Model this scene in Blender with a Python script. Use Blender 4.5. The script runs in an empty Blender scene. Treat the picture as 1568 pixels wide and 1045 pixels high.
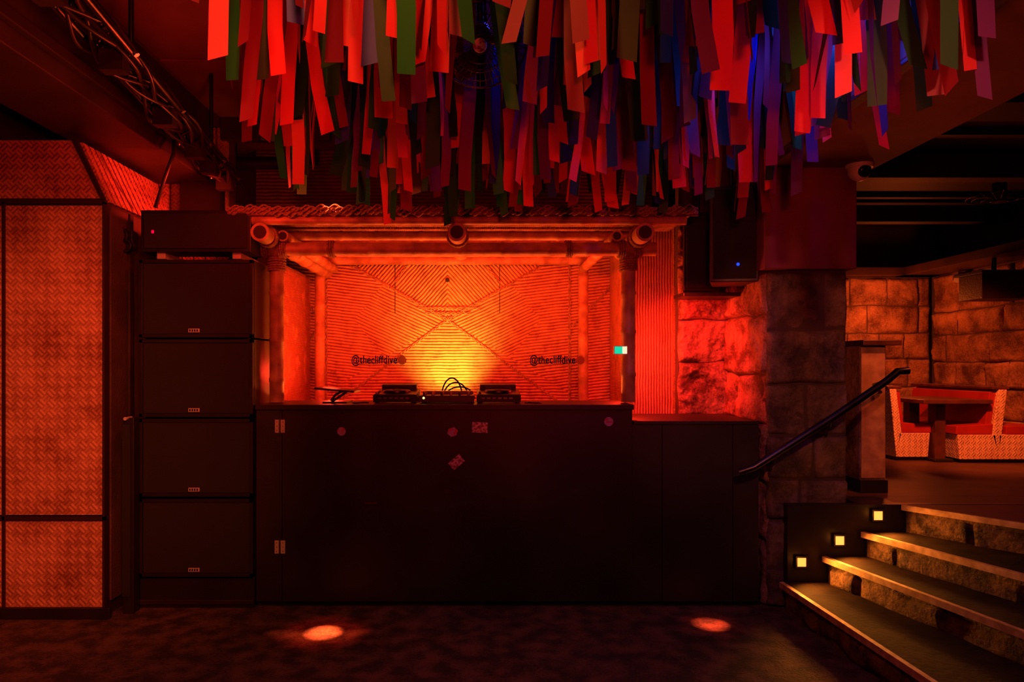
import bpy, bmesh, math, random
from mathutils import Vector, Matrix, noise
random.seed(7)
sc = bpy.context.scene
sc.view_settings.view_transform = 'Standard'
PI = math.pi
EYE = 1.45
# pixel helpers: metres across / up for an image pixel at an assumed depth
def X(px, d): return (px-740)*d/1045.0
def Z(py, d): return EYE-(py-560)*d/1045.0

# ---------------------------------------------------------------- materials
def newmat(name):
    m = bpy.data.materials.new(name); m.use_nodes = True
    nt = m.node_tree; b = nt.nodes['Principled BSDF']
    return m, nt, b
def mth(nt, op, a, b=None):
    n = nt.nodes.new('ShaderNodeMath'); n.operation = op
    for i, v in enumerate((a, b)):
        if v is None: continue
        if isinstance(v, (int, float)): n.inputs[i].default_value = v
        else: nt.links.new(v, n.inputs[i])
    return n.outputs[0]
def mat(name, c1, c2=None, rough=0.6, scale=6, bump=0.0, bscale=60, metal=0.0, emit=None, es=1.0, spec=0.5, detail=6, contrast=(0.35, 0.65), grain=0.0):
    m, nt, b = newmat(name)
    b.inputs['Roughness'].default_value = rough
    b.inputs['Metallic'].default_value = metal
    b.inputs['Specular IOR Level'].default_value = spec
    if c2 is None: c2 = tuple(v*0.75 for v in c1)
    tc = nt.nodes.new('ShaderNodeTexCoord')
    n = nt.nodes.new('ShaderNodeTexNoise'); n.inputs['Scale'].default_value = scale; n.inputs['Detail'].default_value = detail
    nt.links.new(tc.outputs['Object'], n.inputs['Vector'])
    r = nt.nodes.new('ShaderNodeValToRGB')
    r.color_ramp.elements[0].position = contrast[0]; r.color_ramp.elements[1].position = contrast[1]
    r.color_ramp.elements[0].color = (*c2, 1); r.color_ramp.elements[1].color = (*c1, 1)
    fac = n.outputs['Fac']
    if grain:
        g = nt.nodes.new('ShaderNodeTexNoise'); g.inputs['Scale'].default_value = 70; g.inputs['Detail'].default_value = 6
        nt.links.new(tc.outputs['Object'], g.inputs['Vector'])
        fac = mth(nt, 'ADD', fac, mth(nt, 'MULTIPLY', mth(nt, 'SUBTRACT', g.outputs['Fac'], 0.5), grain))
    nt.links.new(fac, r.inputs['Fac']); nt.links.new(r.outputs['Color'], b.inputs['Base Color'])
    if bump > 0:
        n2 = nt.nodes.new('ShaderNodeTexNoise'); n2.inputs['Scale'].default_value = bscale; n2.inputs['Detail'].default_value = 10
        n2.inputs['Roughness'].default_value = 0.62
        nt.links.new(tc.outputs['Object'], n2.inputs['Vector'])
        bp = nt.nodes.new('ShaderNodeBump'); bp.inputs['Strength'].default_value = bump; bp.inputs['Distance'].default_value = 0.02
        nt.links.new(n2.outputs['Fac'], bp.inputs['Height']); nt.links.new(bp.outputs['Normal'], b.inputs['Normal'])
    if emit:
        b.inputs['Emission Color'].default_value = (*emit, 1); b.inputs['Emission Strength'].default_value = es
    return m
def weave_mat(name, c1, c2, cell=0.035, bump=0.6):
    m, nt, b = newmat(name); b.inputs['Roughness'].default_value = 0.6
    tc = nt.nodes.new('ShaderNodeTexCoord'); s = nt.nodes.new('ShaderNodeSeparateXYZ')
    nt.links.new(tc.outputs['Object'], s.inputs[0])
    u = mth(nt, 'ADD', s.outputs[0], s.outputs[1]); v = s.outputs[2]
    a = mth(nt, 'DIVIDE', mth(nt, 'ADD', u, v), cell); c = mth(nt, 'DIVIDE', mth(nt, 'SUBTRACT', u, v), cell)
    a = mth(nt, 'ADD', a, 1000); c = mth(nt, 'ADD', c, 1000)
    chk = mth(nt, 'MODULO', mth(nt, 'ADD', mth(nt, 'FLOOR', a), mth(nt, 'FLOOR', c)), 2)
    sa = mth(nt, 'ABSOLUTE', mth(nt, 'SINE', mth(nt, 'MULTIPLY', a, PI*2)))
    sb = mth(nt, 'ABSOLUTE', mth(nt, 'SINE', mth(nt, 'MULTIPLY', c, PI*2)))
    inv = mth(nt, 'SUBTRACT', 1, chk)
    h = mth(nt, 'ADD', mth(nt, 'MULTIPLY', sa, chk), mth(nt, 'MULTIPLY', sb, inv))
    n = nt.nodes.new('ShaderNodeTexNoise'); n.inputs['Scale'].default_value = 4; n.inputs['Detail'].default_value = 12
    nt.links.new(tc.outputs['Object'], n.inputs['Vector'])
    n3 = nt.nodes.new('ShaderNodeTexNoise'); n3.inputs['Scale'].default_value = 30; n3.inputs['Detail'].default_value = 3
    nt.links.new(tc.outputs['Object'], n3.inputs['Vector'])
    f = mth(nt, 'ADD', mth(nt, 'MULTIPLY', h, 0.28), mth(nt, 'ADD', mth(nt, 'MULTIPLY', chk, 0.18), mth(nt, 'MULTIPLY', mth(nt, 'SUBTRACT', n.outputs['Fac'], 0.35), 1.6)))
    f = mth(nt, 'ADD', f, mth(nt, 'MULTIPLY', mth(nt, 'SUBTRACT', n3.outputs['Fac'], 0.5), 0.7))
    r = nt.nodes.new('ShaderNodeValToRGB'); r.color_ramp.elements[0].color = (*c2, 1); r.color_ramp.elements[1].color = (*c1, 1)
    r.color_ramp.elements[0].position = 0.0; r.color_ramp.elements[1].position = 0.8
    nt.links.new(f, r.inputs['Fac']); nt.links.new(r.outputs['Color'], b.inputs['Base Color'])
    bp = nt.nodes.new('ShaderNodeBump'); bp.inputs['Strength'].default_value = bump; bp.inputs['Distance'].default_value = 0.006
    nt.links.new(h, bp.inputs['Height']); nt.links.new(bp.outputs['Normal'], b.inputs['Normal'])
    return m
def rope_mat(name, c1, c2, pitch=0.022, cx=0.0, cz=0.0, k=0.6, mode='diamond'):
    m, nt, b = newmat(name); b.inputs['Roughness'].default_value = 0.75
    tc = nt.nodes.new('ShaderNodeTexCoord'); s = nt.nodes.new('ShaderNodeSeparateXYZ')
    nt.links.new(tc.outputs['Object'], s.inputs[0])
    n = nt.nodes.new('ShaderNodeTexNoise'); n.inputs['Scale'].default_value = 9; n.inputs['Detail'].default_value = 4
    nt.links.new(tc.outputs['Object'], n.inputs['Vector'])
    wob = mth(nt, 'MULTIPLY', mth(nt, 'SUBTRACT', n.outputs['Fac'], 0.5), 0.016)
    u = mth(nt, 'SUBTRACT', s.outputs[0], cx); v = mth(nt, 'SUBTRACT', s.outputs[2], cz)
    if mode == 'diamond':
        uu = mth(nt, 'ABSOLUTE', u)
        au = mth(nt, 'MULTIPLY', uu, k); av = mth(nt, 'ABSOLUTE', v)
        side = mth(nt, 'GREATER_THAN', au, av)
        notside = mth(nt, 'SUBTRACT', 1, side)
        top = mth(nt, 'MULTIPLY', mth(nt, 'GREATER_THAN', v, 0), notside)
        bot = mth(nt, 'MULTIPLY', mth(nt, 'LESS_THAN', v, 0), notside)
        far = mth(nt, 'GREATER_THAN', mth(nt, 'ADD', uu, mth(nt, 'MULTIPLY', av, 0.8)), 0.80)
        near = mth(nt, 'SUBTRACT', 1, far)
        h_in = mth(nt, 'MULTIPLY', mth(nt, 'SUBTRACT', mth(nt, 'MULTIPLY', uu, 0.45), v), 0.91)
        h_out = mth(nt, 'MULTIPLY', mth(nt, 'SUBTRACT', mth(nt, 'MULTIPLY', uu, 0.12), v), 0.99)
        hs = mth(nt, 'ADD', mth(nt, 'MULTIPLY', h_in, near), mth(nt, 'MULTIPLY', h_out, far))
        ht = mth(nt, 'MULTIPLY', mth(nt, 'ADD', uu, mth(nt, 'MULTIPLY', v, 0.9)), 0.74)
        h0 = mth(nt, 'ADD', mth(nt, 'ADD', mth(nt, 'MULTIPLY', hs, side), mth(nt, 'MULTIPLY', ht, top)), mth(nt, 'MULTIPLY', av, bot))
    elif mode == 'vert': h0 = u
    else: h0 = v
    h0 = mth(nt, 'ADD', h0, wob)
    w = mth(nt, 'ABSOLUTE', mth(nt, 'SINE', mth(nt, 'MULTIPLY', h0, PI/pitch)))
    tw = mth(nt, 'ABSOLUTE', mth(nt, 'SINE', mth(nt, 'MULTIPLY', mth(nt, 'ADD', u, mth(nt, 'MULTIPLY', v, 1.3)), PI/0.013)))
    f = mth(nt, 'ADD', mth(nt, 'MULTIPLY', w, 0.78), mth(nt, 'MULTIPLY', tw, 0.22))
    n2 = nt.nodes.new('ShaderNodeTexNoise'); n2.inputs['Scale'].default_value = 9; n2.inputs['Detail'].default_value = 12
    n2.inputs['Roughness'].default_value = 0.7
    nt.links.new(tc.outputs['Object'], n2.inputs['Vector'])
    f2 = mth(nt, 'MULTIPLY', f, mth(nt, 'ADD', mth(nt, 'MULTIPLY', n2.outputs['Fac'], 2.6), -0.4))
    r = nt.nodes.new('ShaderNodeValToRGB'); r.color_ramp.elements[0].color = (*c2, 1); r.color_ramp.elements[1].color = (*c1, 1)
    r.color_ramp.elements[0].position = 0.12; r.color_ramp.elements[1].position = 0.78
    nt.links.new(f2, r.inputs['Fac']); nt.links.new(r.outputs['Color'], b.inputs['Base Color'])
    bp = nt.nodes.new('ShaderNodeBump'); bp.inputs['Strength'].default_value = 1.0; bp.inputs['Distance'].default_value = 0.013
    nt.links.new(f, bp.inputs['Height']); nt.links.new(bp.outputs['Normal'], b.inputs['Normal'])
    return m

M_floor = mat('concrete_floor', (0.15, 0.085, 0.05), (0.03, 0.018, 0.012), rough=0.75, scale=9, bump=0.9, bscale=70, detail=14, contrast=(0.40, 0.64), grain=0.5)
M_ceil = mat('ceiling_paint', (0.20, 0.08, 0.06), (0.12, 0.045, 0.035), rough=0.7, scale=2, bump=0.2)
M_dark = mat('dark_timber', (0.06, 0.028, 0.022), (0.03, 0.014, 0.01), rough=0.5, scale=3, bump=0.2)
M_vdark = mat('black_ceiling_boards', (0.02, 0.012, 0.01), (0.012, 0.008, 0.007), rough=0.6, scale=3, bump=0.2)
M_plast = mat('dark_plaster', (0.10, 0.05, 0.045), (0.05, 0.025, 0.02), rough=0.8, scale=4, bump=0.4)
M_black = mat('black_paint', (0.020, 0.014, 0.014), (0.011, 0.008, 0.008), rough=0.42, scale=3, bump=0.08, bscale=30)
M_blackply = mat('black_plywood', (0.028, 0.017, 0.015), (0.012, 0.008, 0.008), rough=0.5, scale=2.5, bump=0.12, bscale=25, detail=10)
M_grille = mat('speaker_grille', (0.013, 0.011, 0.011), (0.007, 0.006, 0.006), rough=0.6, scale=200, bump=0.4, bscale=500)
M_metal = mat('dark_metal', (0.10, 0.09, 0.09), (0.05, 0.04, 0.04), rough=0.35, metal=1.0)
M_steel = mat('brushed_steel', (0.4, 0.38, 0.36), (0.25, 0.23, 0.22), rough=0.35, metal=1.0)
M_stone = mat('sandstone_dark', (0.25, 0.165, 0.125), (0.05, 0.032, 0.025), rough=0.45, scale=6, bump=1.0, bscale=22, detail=14, contrast=(0.36, 0.68), grain=0.35)
M_stonew = mat('sandstone_warm', (0.48, 0.25, 0.14), (0.10, 0.04, 0.025), rough=0.8, scale=4, bump=1.0, bscale=20, detail=14, grain=0.4, contrast=(0.36, 0.66))
M_stoner = mat('sandstone_red', (0.50, 0.26, 0.2), (0.12, 0.04, 0.03), rough=0.65, scale=7, bump=1.0, bscale=26, detail=14, grain=0.5)
M_mortar = mat('mortar', (0.09, 0.06, 0.05), rough=0.9, bump=0.5)
M_weave = weave_mat('woven_bamboo_mat', (0.66, 0.33, 0.21), (0.24, 0.075, 0.045), cell=0.06)
M_weaved = weave_mat('woven_panel_pale', (0.85, 0.58, 0.38), (0.5, 0.28, 0.15), cell=0.05)
M_frame = mat('dark_trim', (0.04, 0.015, 0.012), rough=0.5)
M_bamboo = mat('bamboo', (0.55, 0.32, 0.15), (0.30, 0.15, 0.07), rough=0.42, scale=12, bump=0.15)
M_hollow = mat('bamboo_hollow', (0.05, 0.02, 0.015), rough=0.9)
M_rope = mat('rope_lashing', (0.50, 0.30, 0.15), (0.26, 0.13, 0.06), rough=0.8, scale=80, bump=0.8, bscale=150)
M_ropel = mat('rope_pale', (0.85, 0.58, 0.33), (0.4, 0.2, 0.1), rough=0.8, scale=60, bump=0.8, bscale=150)
M_maroon = mat('maroon_paint', (0.20, 0.04, 0.07), (0.16, 0.03, 0.05), rough=0.6, bump=0.1)
M_white = mat('white_plastic', (0.7, 0.68, 0.66), (0.6, 0.58, 0.56), rough=0.35)
M_glassblk = mat('lens_black', (0.01, 0.01, 0.012), rough=0.08)
M_badge = mat('badge_silver', (0.6, 0.55, 0.5), rough=0.4)
M_stick = mat('sticker_paper', (0.75, 0.6, 0.55), (0.25, 0.1, 0.1), rough=0.5, scale=60, contrast=(0.45, 0.55))
M_stick2 = mat('sticker_blue', (0.45, 0.35, 0.55), (0.5, 0.1, 0.12), rough=0.5, scale=40, contrast=(0.48, 0.52))
M_ink = mat('black_ink', (0.003, 0.002, 0.002), rough=0.9, spec=0.1)
M_disc = mat('logo_disc_brown', (0.12, 0.02, 0.015), rough=0.6)
M_nose = mat('step_nosing', (0.55, 0.36, 0.2), (0.3, 0.17, 0.08), rough=0.6, scale=20, spec=0.3)
M_step = mat('stair_stone', (0.19, 0.11, 0.06), (0.03, 0.017, 0.011), rough=0.7, scale=11, bump=1.0, bscale=35, detail=12, grain=0.3, spec=0.25)
M_tread = mat('stair_tread', (0.03, 0.018, 0.012), (0.012, 0.008, 0.006), rough=0.8, scale=8, bump=0.5, bscale=40, detail=12, spec=0.08)
M_upfloor = mat('timber_floor_upper', (0.12, 0.06, 0.045), (0.07, 0.036, 0.026), rough=0.5, scale=4, bump=0.15, spec=0.3)
M_red = mat('red_vinyl', (0.42, 0.03, 0.018), (0.32, 0.02, 0.012), rough=0.35)
M_wood = mat('table_wood', (0.12, 0.04, 0.022), (0.06, 0.02, 0.012), rough=0.35, scale=10)
M_lampw = mat('warm_lens', (1, 0.4, 0.08), emit=(1, 0.36, 0.06), es=1.7)
M_lampr = mat('hot_lens', (1, 0.5, 0.3), emit=(1, 0.45, 0.2), es=14)
M_lampb = mat('blue_lens', (0.1, 0.1, 1), emit=(0.04, 0.06, 1.0), es=9)
M_ledb = mat('led_blue', (0.0, 0.1, 1), emit=(0.02, 0.08, 1.0), es=1.0)
M_ledr = mat('led_red', (1, 0.0, 0.1), emit=(1, 0.0, 0.08), es=0.6)
M_ledo = mat('led_amber', (1, 0.5, 0.1), emit=(1, 0.5, 0.1), es=6)
M_exitrefl = mat('exit_reflection_green', (0.0, 0.5, 0.25), emit=(0.0, 0.75, 0.42), es=0.9)  # emission imitates the reflection of an exit sign
M_exitreflw = mat('exit_reflection_white', (1, 1, 0.9), emit=(1, 0.85, 0.5), es=1.0)

# ---------------------------------------------------------------- mesh builder
class MB:
    def __init__(s): s.v = []; s.f = []; s.m = []; s.mats = []; s.sm = []
    def mi(s, m):
        if m not in s.mats: s.mats.append(m)
        return s.mats.index(m)
    def add(s, vs, fs, m, smooth=False):
        o = len(s.v); s.v += [tuple(v) for v in vs]; k = s.mi(m)
        for f in fs: s.f.append(tuple(o+i for i in f)); s.m.append(k); s.sm.append(smooth)
    def box(s, a, b, m, rot=None, piv=None):
        x0, x1 = sorted((a[0], b[0])); y0, y1 = sorted((a[1], b[1])); z0, z1 = sorted((a[2], b[2]))
        vs = [Vector(p) for p in [(x0,y0,z0),(x1,y0,z0),(x1,y1,z0),(x0,y1,z0),(x0,y0,z1),(x1,y0,z1),(x1,y1,z1),(x0,y1,z1)]]
        if rot is not None:
            c = Vector(piv) if piv is not None else Vector(((x0+x1)/2, (y0+y1)/2, (z0+z1)/2))
            vs = [c+rot@(v-c) for v in vs]
        s.add(vs, [(0,3,2,1),(4,5,6,7),(0,1,5,4),(1,2,6,5),(2,3,7,6),(3,0,4,7)], m)
    def prism(s, poly, vec, m):
        n = len(poly); P = [Vector(p) for p in poly]; v = Vector(vec)
        s.add(P+[p+v for p in P], [tuple(range(n-1, -1, -1)), tuple(range(n, 2*n))]+[(i, (i+1) % n, n+(i+1) % n, n+i) for i in range(n)], m)
    def lathe(s, p0, p1, rings, m, seg=16, cap=True, smooth=True):
        p0 = Vector(p0); ax = (Vector(p1)-p0).normalized()
        q = ax.orthogonal().normalized(); w = ax.cross(q)
        vs = []
        for t, r in rings:
            for i in range(seg):
                a = 2*PI*i/seg; vs.append(p0+ax*t+(q*math.cos(a)+w*math.sin(a))*r)
        fs = [(j*seg+i, j*seg+(i+1) % seg, (j+1)*seg+(i+1) % seg, (j+1)*seg+i) for j in range(len(rings)-1) for i in range(seg)]
        s.add(vs, fs, m, smooth)
        if cap:
            n = len(rings)
            s.add(vs[:seg], [tuple(range(seg-1, -1, -1))], m); s.add(vs[(n-1)*seg:], [tuple(range(seg))], m)
    def cyl(s, p0, p1, r, m, seg=16, r2=None):
        L = (Vector(p1)-Vector(p0)).length
        s.lathe(p0, p1, [(0, r), (L, r if r2 is None else r2)], m, seg)
    def tube(s, pts, r, m, seg=8, closed=False):
        P = [Vector(p) for p in pts]; n = len(P); vs = []; q = None
        for i in range(n):
            t = (P[(i+1) % n]-P[i-1]) if closed else (P[min(i+1, n-1)]-P[max(i-1, 0)])
            t.normalize()
            q = t.orthogonal().normalized() if q is None else (q-t*q.dot(t)).normalized()
            w = t.cross(q)
            for k in range(seg):
                a = 2*PI*k/seg; vs.append(P[i]+(q*math.cos(a)+w*math.sin(a))*r)
        e = n if closed else n-1
        fs = [(i*seg+k, i*seg+(k+1) % seg, ((i+1) % n)*seg+(k+1) % seg, ((i+1) % n)*seg+k) for i in range(e) for k in range(seg)]
        s.add(vs, fs, m, True)
        if not closed:
            s.add(vs[:seg], [tuple(range(seg-1, -1, -1))], m); s.add(vs[-seg:], [tuple(range(seg))], m)
    def sphere(s, c, r, m, seg=16, rg=10, squash=1.0, zmin=-1):
        c = Vector(c); rings = []
        for j in range(rg+1):
            a = -PI/2+PI*j/rg
            if math.sin(a) < zmin: continue
            rings.append((math.sin(a)*r*squash, max(math.cos(a)*r, 1e-4)))
        t0 = rings[0][0]
        s.lathe(c+Vector((0, 0, t0)), c+Vector((0, 0, t0+1)), [(t-t0, q) for t, q in rings], m, seg)
    def pole(s, p0, p1, r, m=None, step=0.28):
        m = m or M_bamboo
        p0 = Vector(p0); p1 = Vector(p1); L = (p1-p0).length
        rings = [(0, r)]; t = step*random.uniform(0.3, 0.9)
        while t < L-0.05:
            rings += [(t-0.014, r*0.985), (t-0.006, r*1.10), (t, r*1.04), (t+0.006, r*1.10), (t+0.014, r*0.985)]
            t += step*random.uniform(0.85, 1.15)
        rings.append((L, r))
        s.lathe(p0, p1, rings, m, 18, cap=False)
        ax = (p1-p0).normalized()
        for e, dr in ((p0, ax), (p1, -ax)):
            s.lathe(e, e+dr, [(0, r), (0.0005, r*0.72)], m, 18, cap=False)
            s.lathe(e, e+dr, [(0.0005, r*0.72), (0.03, r*0.7)], M_hollow, 18, cap=True)
    def lash(s, c, axis, r, turns=5, th=0.007):
        c = Vector(c); ax = Vector(axis).normalized(); q = ax.orthogonal().normalized(); w = ax.cross(q)
        pts = []
        for i in range(turns*14+1):
            a = 2*PI*i/14; t = (i/(turns*14)-0.5)*turns*th*2
            pts.append(c+ax*t+(q*math.cos(a)+w*math.sin(a))*(r+th*0.6))
        s.tube(pts, th, M_rope, 6)
    def stone(s, org, u, nrm, W, H, m, ch=(0.22, 0.34), bw=(0.3, 0.6), amp=0.02, mort=0.012, seed=0, res=0.025, lump=0.0, edge=0.02, wav=1.0):
        """courses of rough blocks: height-field faces on a mortar bed"""
        rnd = random.Random(seed); org = Vector(org); u = Vector(u).normalized(); nrm = Vector(nrm).normalized(); up = Vector((0, 0, 1))
        z = 0
        while z < H-0.01:
            h = min(rnd.uniform(*ch), H-z)
            if H-z-h < 0.1: h = H-z
            x = 0
            off = rnd.uniform(0.4, 1)
            while x < W-0.01:
                w = min(rnd.uniform(*bw)*off, W-x); off = 1
                if W-x-w < 0.12: w = W-x
                nu = max(4, int(w/res)); nv = max(4, int(h/res)); out = rnd.uniform(0, 0.014)
                tu, tv = rnd.uniform(-0.03, 0.03), rnd.uniform(-0.03, 0.03)
                vs = []
                for j in range(nv+1):
                    for i in range(nu+1):
                        a = i/nu; b = j/nv
                        px = x+mort/2+(w-mort)*a; pz = z+mort/2+(h-mort)*b
                        p = org+u*px+up*pz
                        ero = 0.5+0.9*(noise.noise(p*11+Vector((9, seed, 0)))+0.5)
                        e = min(a*w, (1-a)*w, b*h, (1-b)*h)
                        k = min(1, e/(edge*ero)); k = k*(2-k)
                        d = (noise.noise(p*4+Vector((seed, 0, 0)))*1.1+noise.noise(p*11)*0.8+noise.noise(p*27)*0.45+noise.noise(p*60)*0.22)*amp
                        if lump: d += abs(noise.noise(p*3.2+Vector((1.7, 4, 2))))*lump-abs(noise.noise(p*7+Vector((5, 1, 0))))*lump*0.6
                        p0_ = p
                        p = p+nrm*(-0.006+k*(0.018+out+d+tu*(a-0.5)*w*3+tv*(b-0.5)*h*3))
                        p = p+u*noise.noise(p0_*7+Vector((3, 0, 0)))*0.014*wav+up*noise.noise(p0_*5+Vector((0, 7, 0)))*0.026*wav
                        vs.append(p)
                fs = [(j*(nu+1)+i, j*(nu+1)+i+1, (j+1)*(nu+1)+i+1, (j+1)*(nu+1)+i) for j in range(nv) for i in range(nu)]
                s.add(vs, fs, m, True)
                x += w
            z += h
    def done(s, name, bevel=0, parent=None, recalc=True):
        me = bpy.data.meshes.new(name); me.from_pydata(s.v, [], s.f); me.update()
        for m in s.mats: me.materials.append(m)
        me.polygons.foreach_set('material_index', s.m); me.polygons.foreach_set('use_smooth', s.sm)
        if recalc:
            bm = bmesh.new(); bm.from_mesh(me); bmesh.ops.recalc_face_normals(bm, faces=bm.faces); bm.to_mesh(me); bm.free()
        ob = bpy.data.objects.new(name, me); sc.collection.objects.link(ob)
        if bevel:
            b = ob.modifiers.new('bevel', 'BEVEL'); b.width = bevel; b.segments = 2; b.limit_method = 'ANGLE'; b.angle_limit = math.radians(50)
        if parent: ob.parent = parent
        return ob
def simple_box(name, a, b, m, bevel=0):
    o = MB(); o.box(a, b, m); return o.done(name, bevel)

CEIL = 3.3
# ---------------------------------------------------------------- room shell
simple_box('floor', (-3.5, -1.5, -0.1), (4.95, 7.6, 0.0), M_floor)
simple_box('ceiling', (-3.5, -1.5, CEIL), (4.95, 7.6, CEIL+0.1), M_ceil)
simple_box('wall_left', (-3.6, -1.5, 0), (-3.5, 6.0, CEIL), M_plast)
simple_box('wall_front', (-3.6, -1.6, 0), (5.05, -1.5, CEIL), M_plast)
simple_box('wall_back', (-3.6, 5.95, 0), (2.15, 6.05, CEIL), M_plast)
simple_box('wall_stairs_side', (2.05, 4.9, 0), (2.15, 7.6, CEIL), M_plast)

w = MB(); w.box((2.05, 7.52, 0), (5.0, 7.6, CEIL), M_vdark)
w.box((2.15, 7.5, 0.6), (4.9, 7.52, 2.42), M_mortar)
w.stone((2.15, 7.49, 0.63), (1, 0, 0), (0, -1, 0), 2.75, 1.78, M_stonew, seed=3, ch=(0.24, 0.34), bw=(0.25, 0.75), mort=0.012, res=0.02, amp=0.018, wav=0.5)
w.done('wall_back_right', recalc=False)
w = MB(); w.box((4.95, -1.5, 0), (5.05, 7.6, CEIL), M_vdark)
w.box((4.93, 1.0, 0.6), (4.95, 7.5, 2.42), M_mortar)
w.stone((4.92, 7.45, 0.63), (0, -1, 0), (-1, 0, 0), 3.6, 1.78, M_stonew, seed=5, ch=(0.24, 0.34), bw=(0.25, 0.75), mort=0.012, res=0.02, amp=0.018, wav=0.5)
w.done('wall_right', recalc=False)

# rough stone wall beside the booth
SW = 4.82
w = MB(); w.box((X(1040, SW), SW+0.02, 0), (1.76, SW+0.1, CEIL), M_mortar)
w.stone((X(1038, SW), SW, 0.8), (1, 0, 0), (0, -1, 0), 1.74-X(1038, SW), 1.7, M_stoner, ch=(0.28, 0.42), bw=(0.5, 0.7), amp=0.035, mort=0.004, seed=14, res=0.011, lump=0.035, edge=0.025)
w.done('wall_stage_right', recalc=False)

# ---------------------------------------------------------------- stone pillar
x0, x1 = X(1172, 4.1), X(1302, 4.1)
p = MB(); p.box((x0+0.02, 4.12, 0), (x1-0.02, 4.80, 2.02), M_mortar)
p.stone((x0+0.01, 4.12, 0), (1, 0, 0), (0, -1, 0), x1-x0-0.02, 2.02, M_stone, ch=(0.22, 0.34), bw=(0.18, 0.62), amp=0.015, mort=0.010, seed=31, res=0.012, wav=0.5)
p.stone((x1-0.02, 4.12, 0), (0, 1, 0), (1, 0, 0), 0.66, 2.02, M_stone, seed=22, amp=0.015)
p.stone((x0+0.02, 4.80, 0), (0, -1, 0), (-1, 0, 0), 0.68, 2.02, M_stoner, seed=23, amp=0.02, mort=0.003, ch=(0.26, 0.4), bw=(0.3, 0.7), res=0.014, lump=0.02, edge=0.025)
p.done('stone_pillar', recalc=False)
simple_box('pillar_boxing', (X(1170, 4.02), 4.02, 2.02), (X(1312, 4.02), 4.82, 2.62), M_maroon, 0.006)
b = MB(); b.box((1.60, 0.2, 2.62), (2.32, 4.9, CEIL), M_ceil); b.box((1.60, 0.2, 2.60), (1.66, 4.9, 2.62), M_dark)
b.done('ceiling_beam_right', 0.005)

# right hand boarded ceiling
j = MB(); j.box((2.34, -1.4, 3.0), (4.93, 7.5, 3.04), M_vdark)
for i in range(13):
    y = 0.6+i*0.55; j.box((2.34, y, 2.955), (4.93, y+0.07, 3.0), M_vdark)
for y in (4.9, 6.4): j.box((2.34, y, 2.80), (4.93, y+0.12, 2.955), M_vdark)
j.box((4.5, 1.0, 2.42), (4.93, 7.5, 2.5), M_dark); j.box((2.2, 7.3, 2.42), (4.93, 7.5, 2.5), M_dark)
j.done('ceiling_boards_right')
d = MB(); d.box((X(1504, 6.0), 6.0, 2.04), (4.84, 6.3, 2.26), M_dark); d.box((X(1500, 6.0), 5.97, 2.26), (4.86, 6.33, 2.29), M_vdark)
d.tube([(4.6, 6.15, 2.29), (4.6, 6.15, 2.42)], 0.02, M_metal)
d.done('ventilation_unit', 0.005)

# ---------------------------------------------------------------- left clad block
lx0, lx1, ly = -3.45, X(162, 3.92), 3.92
p = MB()
zt, zm = Z(215, 3.92), Z(308, 3.92)
cut = X(116, 3.92)
p.prism([(lx0, ly+0.02, 0.0), (lx1-0.01, ly+0.02, 0.0), (lx1-0.01, ly+0.02, zm), (cut, ly+0.02, zt), (lx0, ly+0.02, zt)], (0, 0.95, 0), M_frame)
zb0, zb1 = Z(930, ly), Z(798, ly)
p.box((X(9, ly), ly, zb0), (X(159, ly), ly+0.02, zb1), M_weave)
p.box((lx0, ly, zb0), (X(5, ly), ly+0.02, zb1), M_weave)
p.box((lx0, ly, Z(789, ly)), (X(5, ly), ly+0.02, Z(315, ly)), M_weave)
p.box((X(9, ly), ly, Z(789, ly)), (X(159, ly), ly+0.02, Z(315, ly)), M_weave)
p.prism([(lx0, ly, Z(304, ly)), (X(156, ly), ly, Z(304, ly)), (X(112, ly), ly, zt), (lx0, ly, zt)], (0, 0.02, 0), M_weave)
for py in (794, 310):
    p.box((lx0, ly-0.012, Z(py+3, ly)), (lx1, ly+0.01, Z(py-3, ly)), M_frame)
p.box((X(5, ly), ly-0.012, Z(930, ly)), (X(9, ly), ly+0.01, Z(310, ly)), M_frame)
p.box((X(158.5, ly), ly-0.012, 0.0), (lx1, ly+0.02, Z(310, ly)), M_frame)
p.prism([(X(156, ly), ly-0.012, Z(306, ly)), (lx1, ly-0.012, Z(306, ly)), (cut+0.012, ly-0.012, zt), (cut-0.018, ly-0.012, zt)], (0, 0.02, 0), M_frame)
n = 14
for i in range(n):
    y = ly+0.04+i*0.065
    p.prism([(lx1-0.01, y, zm), (lx1+0.008, y, zm), (cut+0.018, y, zt), (cut, y, zt)], (0, 0.045, 0), M_weave)
p.box((lx1-0.01, ly+0.06, 0.08), (lx1, ly+0.9, zm-0.02), M_plast)
p.box((lx1-0.005, ly+0.25, 0.08), (lx1+0.012, ly+0.29, zm-0.02), M_dark)
p.done('wall_cladding_left')
simple_box('baseboard_left', (lx0, ly-0.03, 0.0), (X(172, ly), ly-0.005, 0.065), M_black, 0.004)
p = MB()
for i in range(10):
    xx = -2.72+i*0.085
    p.box((xx, 5.02, 1.0), (xx+0.07, 5.06, 3.2), M_weave)
p.box((-2.8, 5.06, 0), (-1.85, 5.1, CEIL), M_plast)
p.done('timber_board_screen')
b = MB(); b.box((-2.45, 0.3, 2.78), (-1.98, 5.0, CEIL), M_dark); b.box((-3.45, 0.3, 2.95), (-2.45, 5.0, CEIL), M_ceil)
b.box((-1.97, 0.5, 2.86), (-1.93, 5.0, 2.92), M_frame)
b.done('ceiling_beam_left', 0.006)
b = MB()
for i in range(4): b.box((-1.92, 1.2+i*0.95, 3.26), (-1.12, 2.12+i*0.95, 3.295), M_ceil)
b.box((-1.92, 4.98, 3.1), (-1.12, 5.06, 3.295), M_dark)
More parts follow.
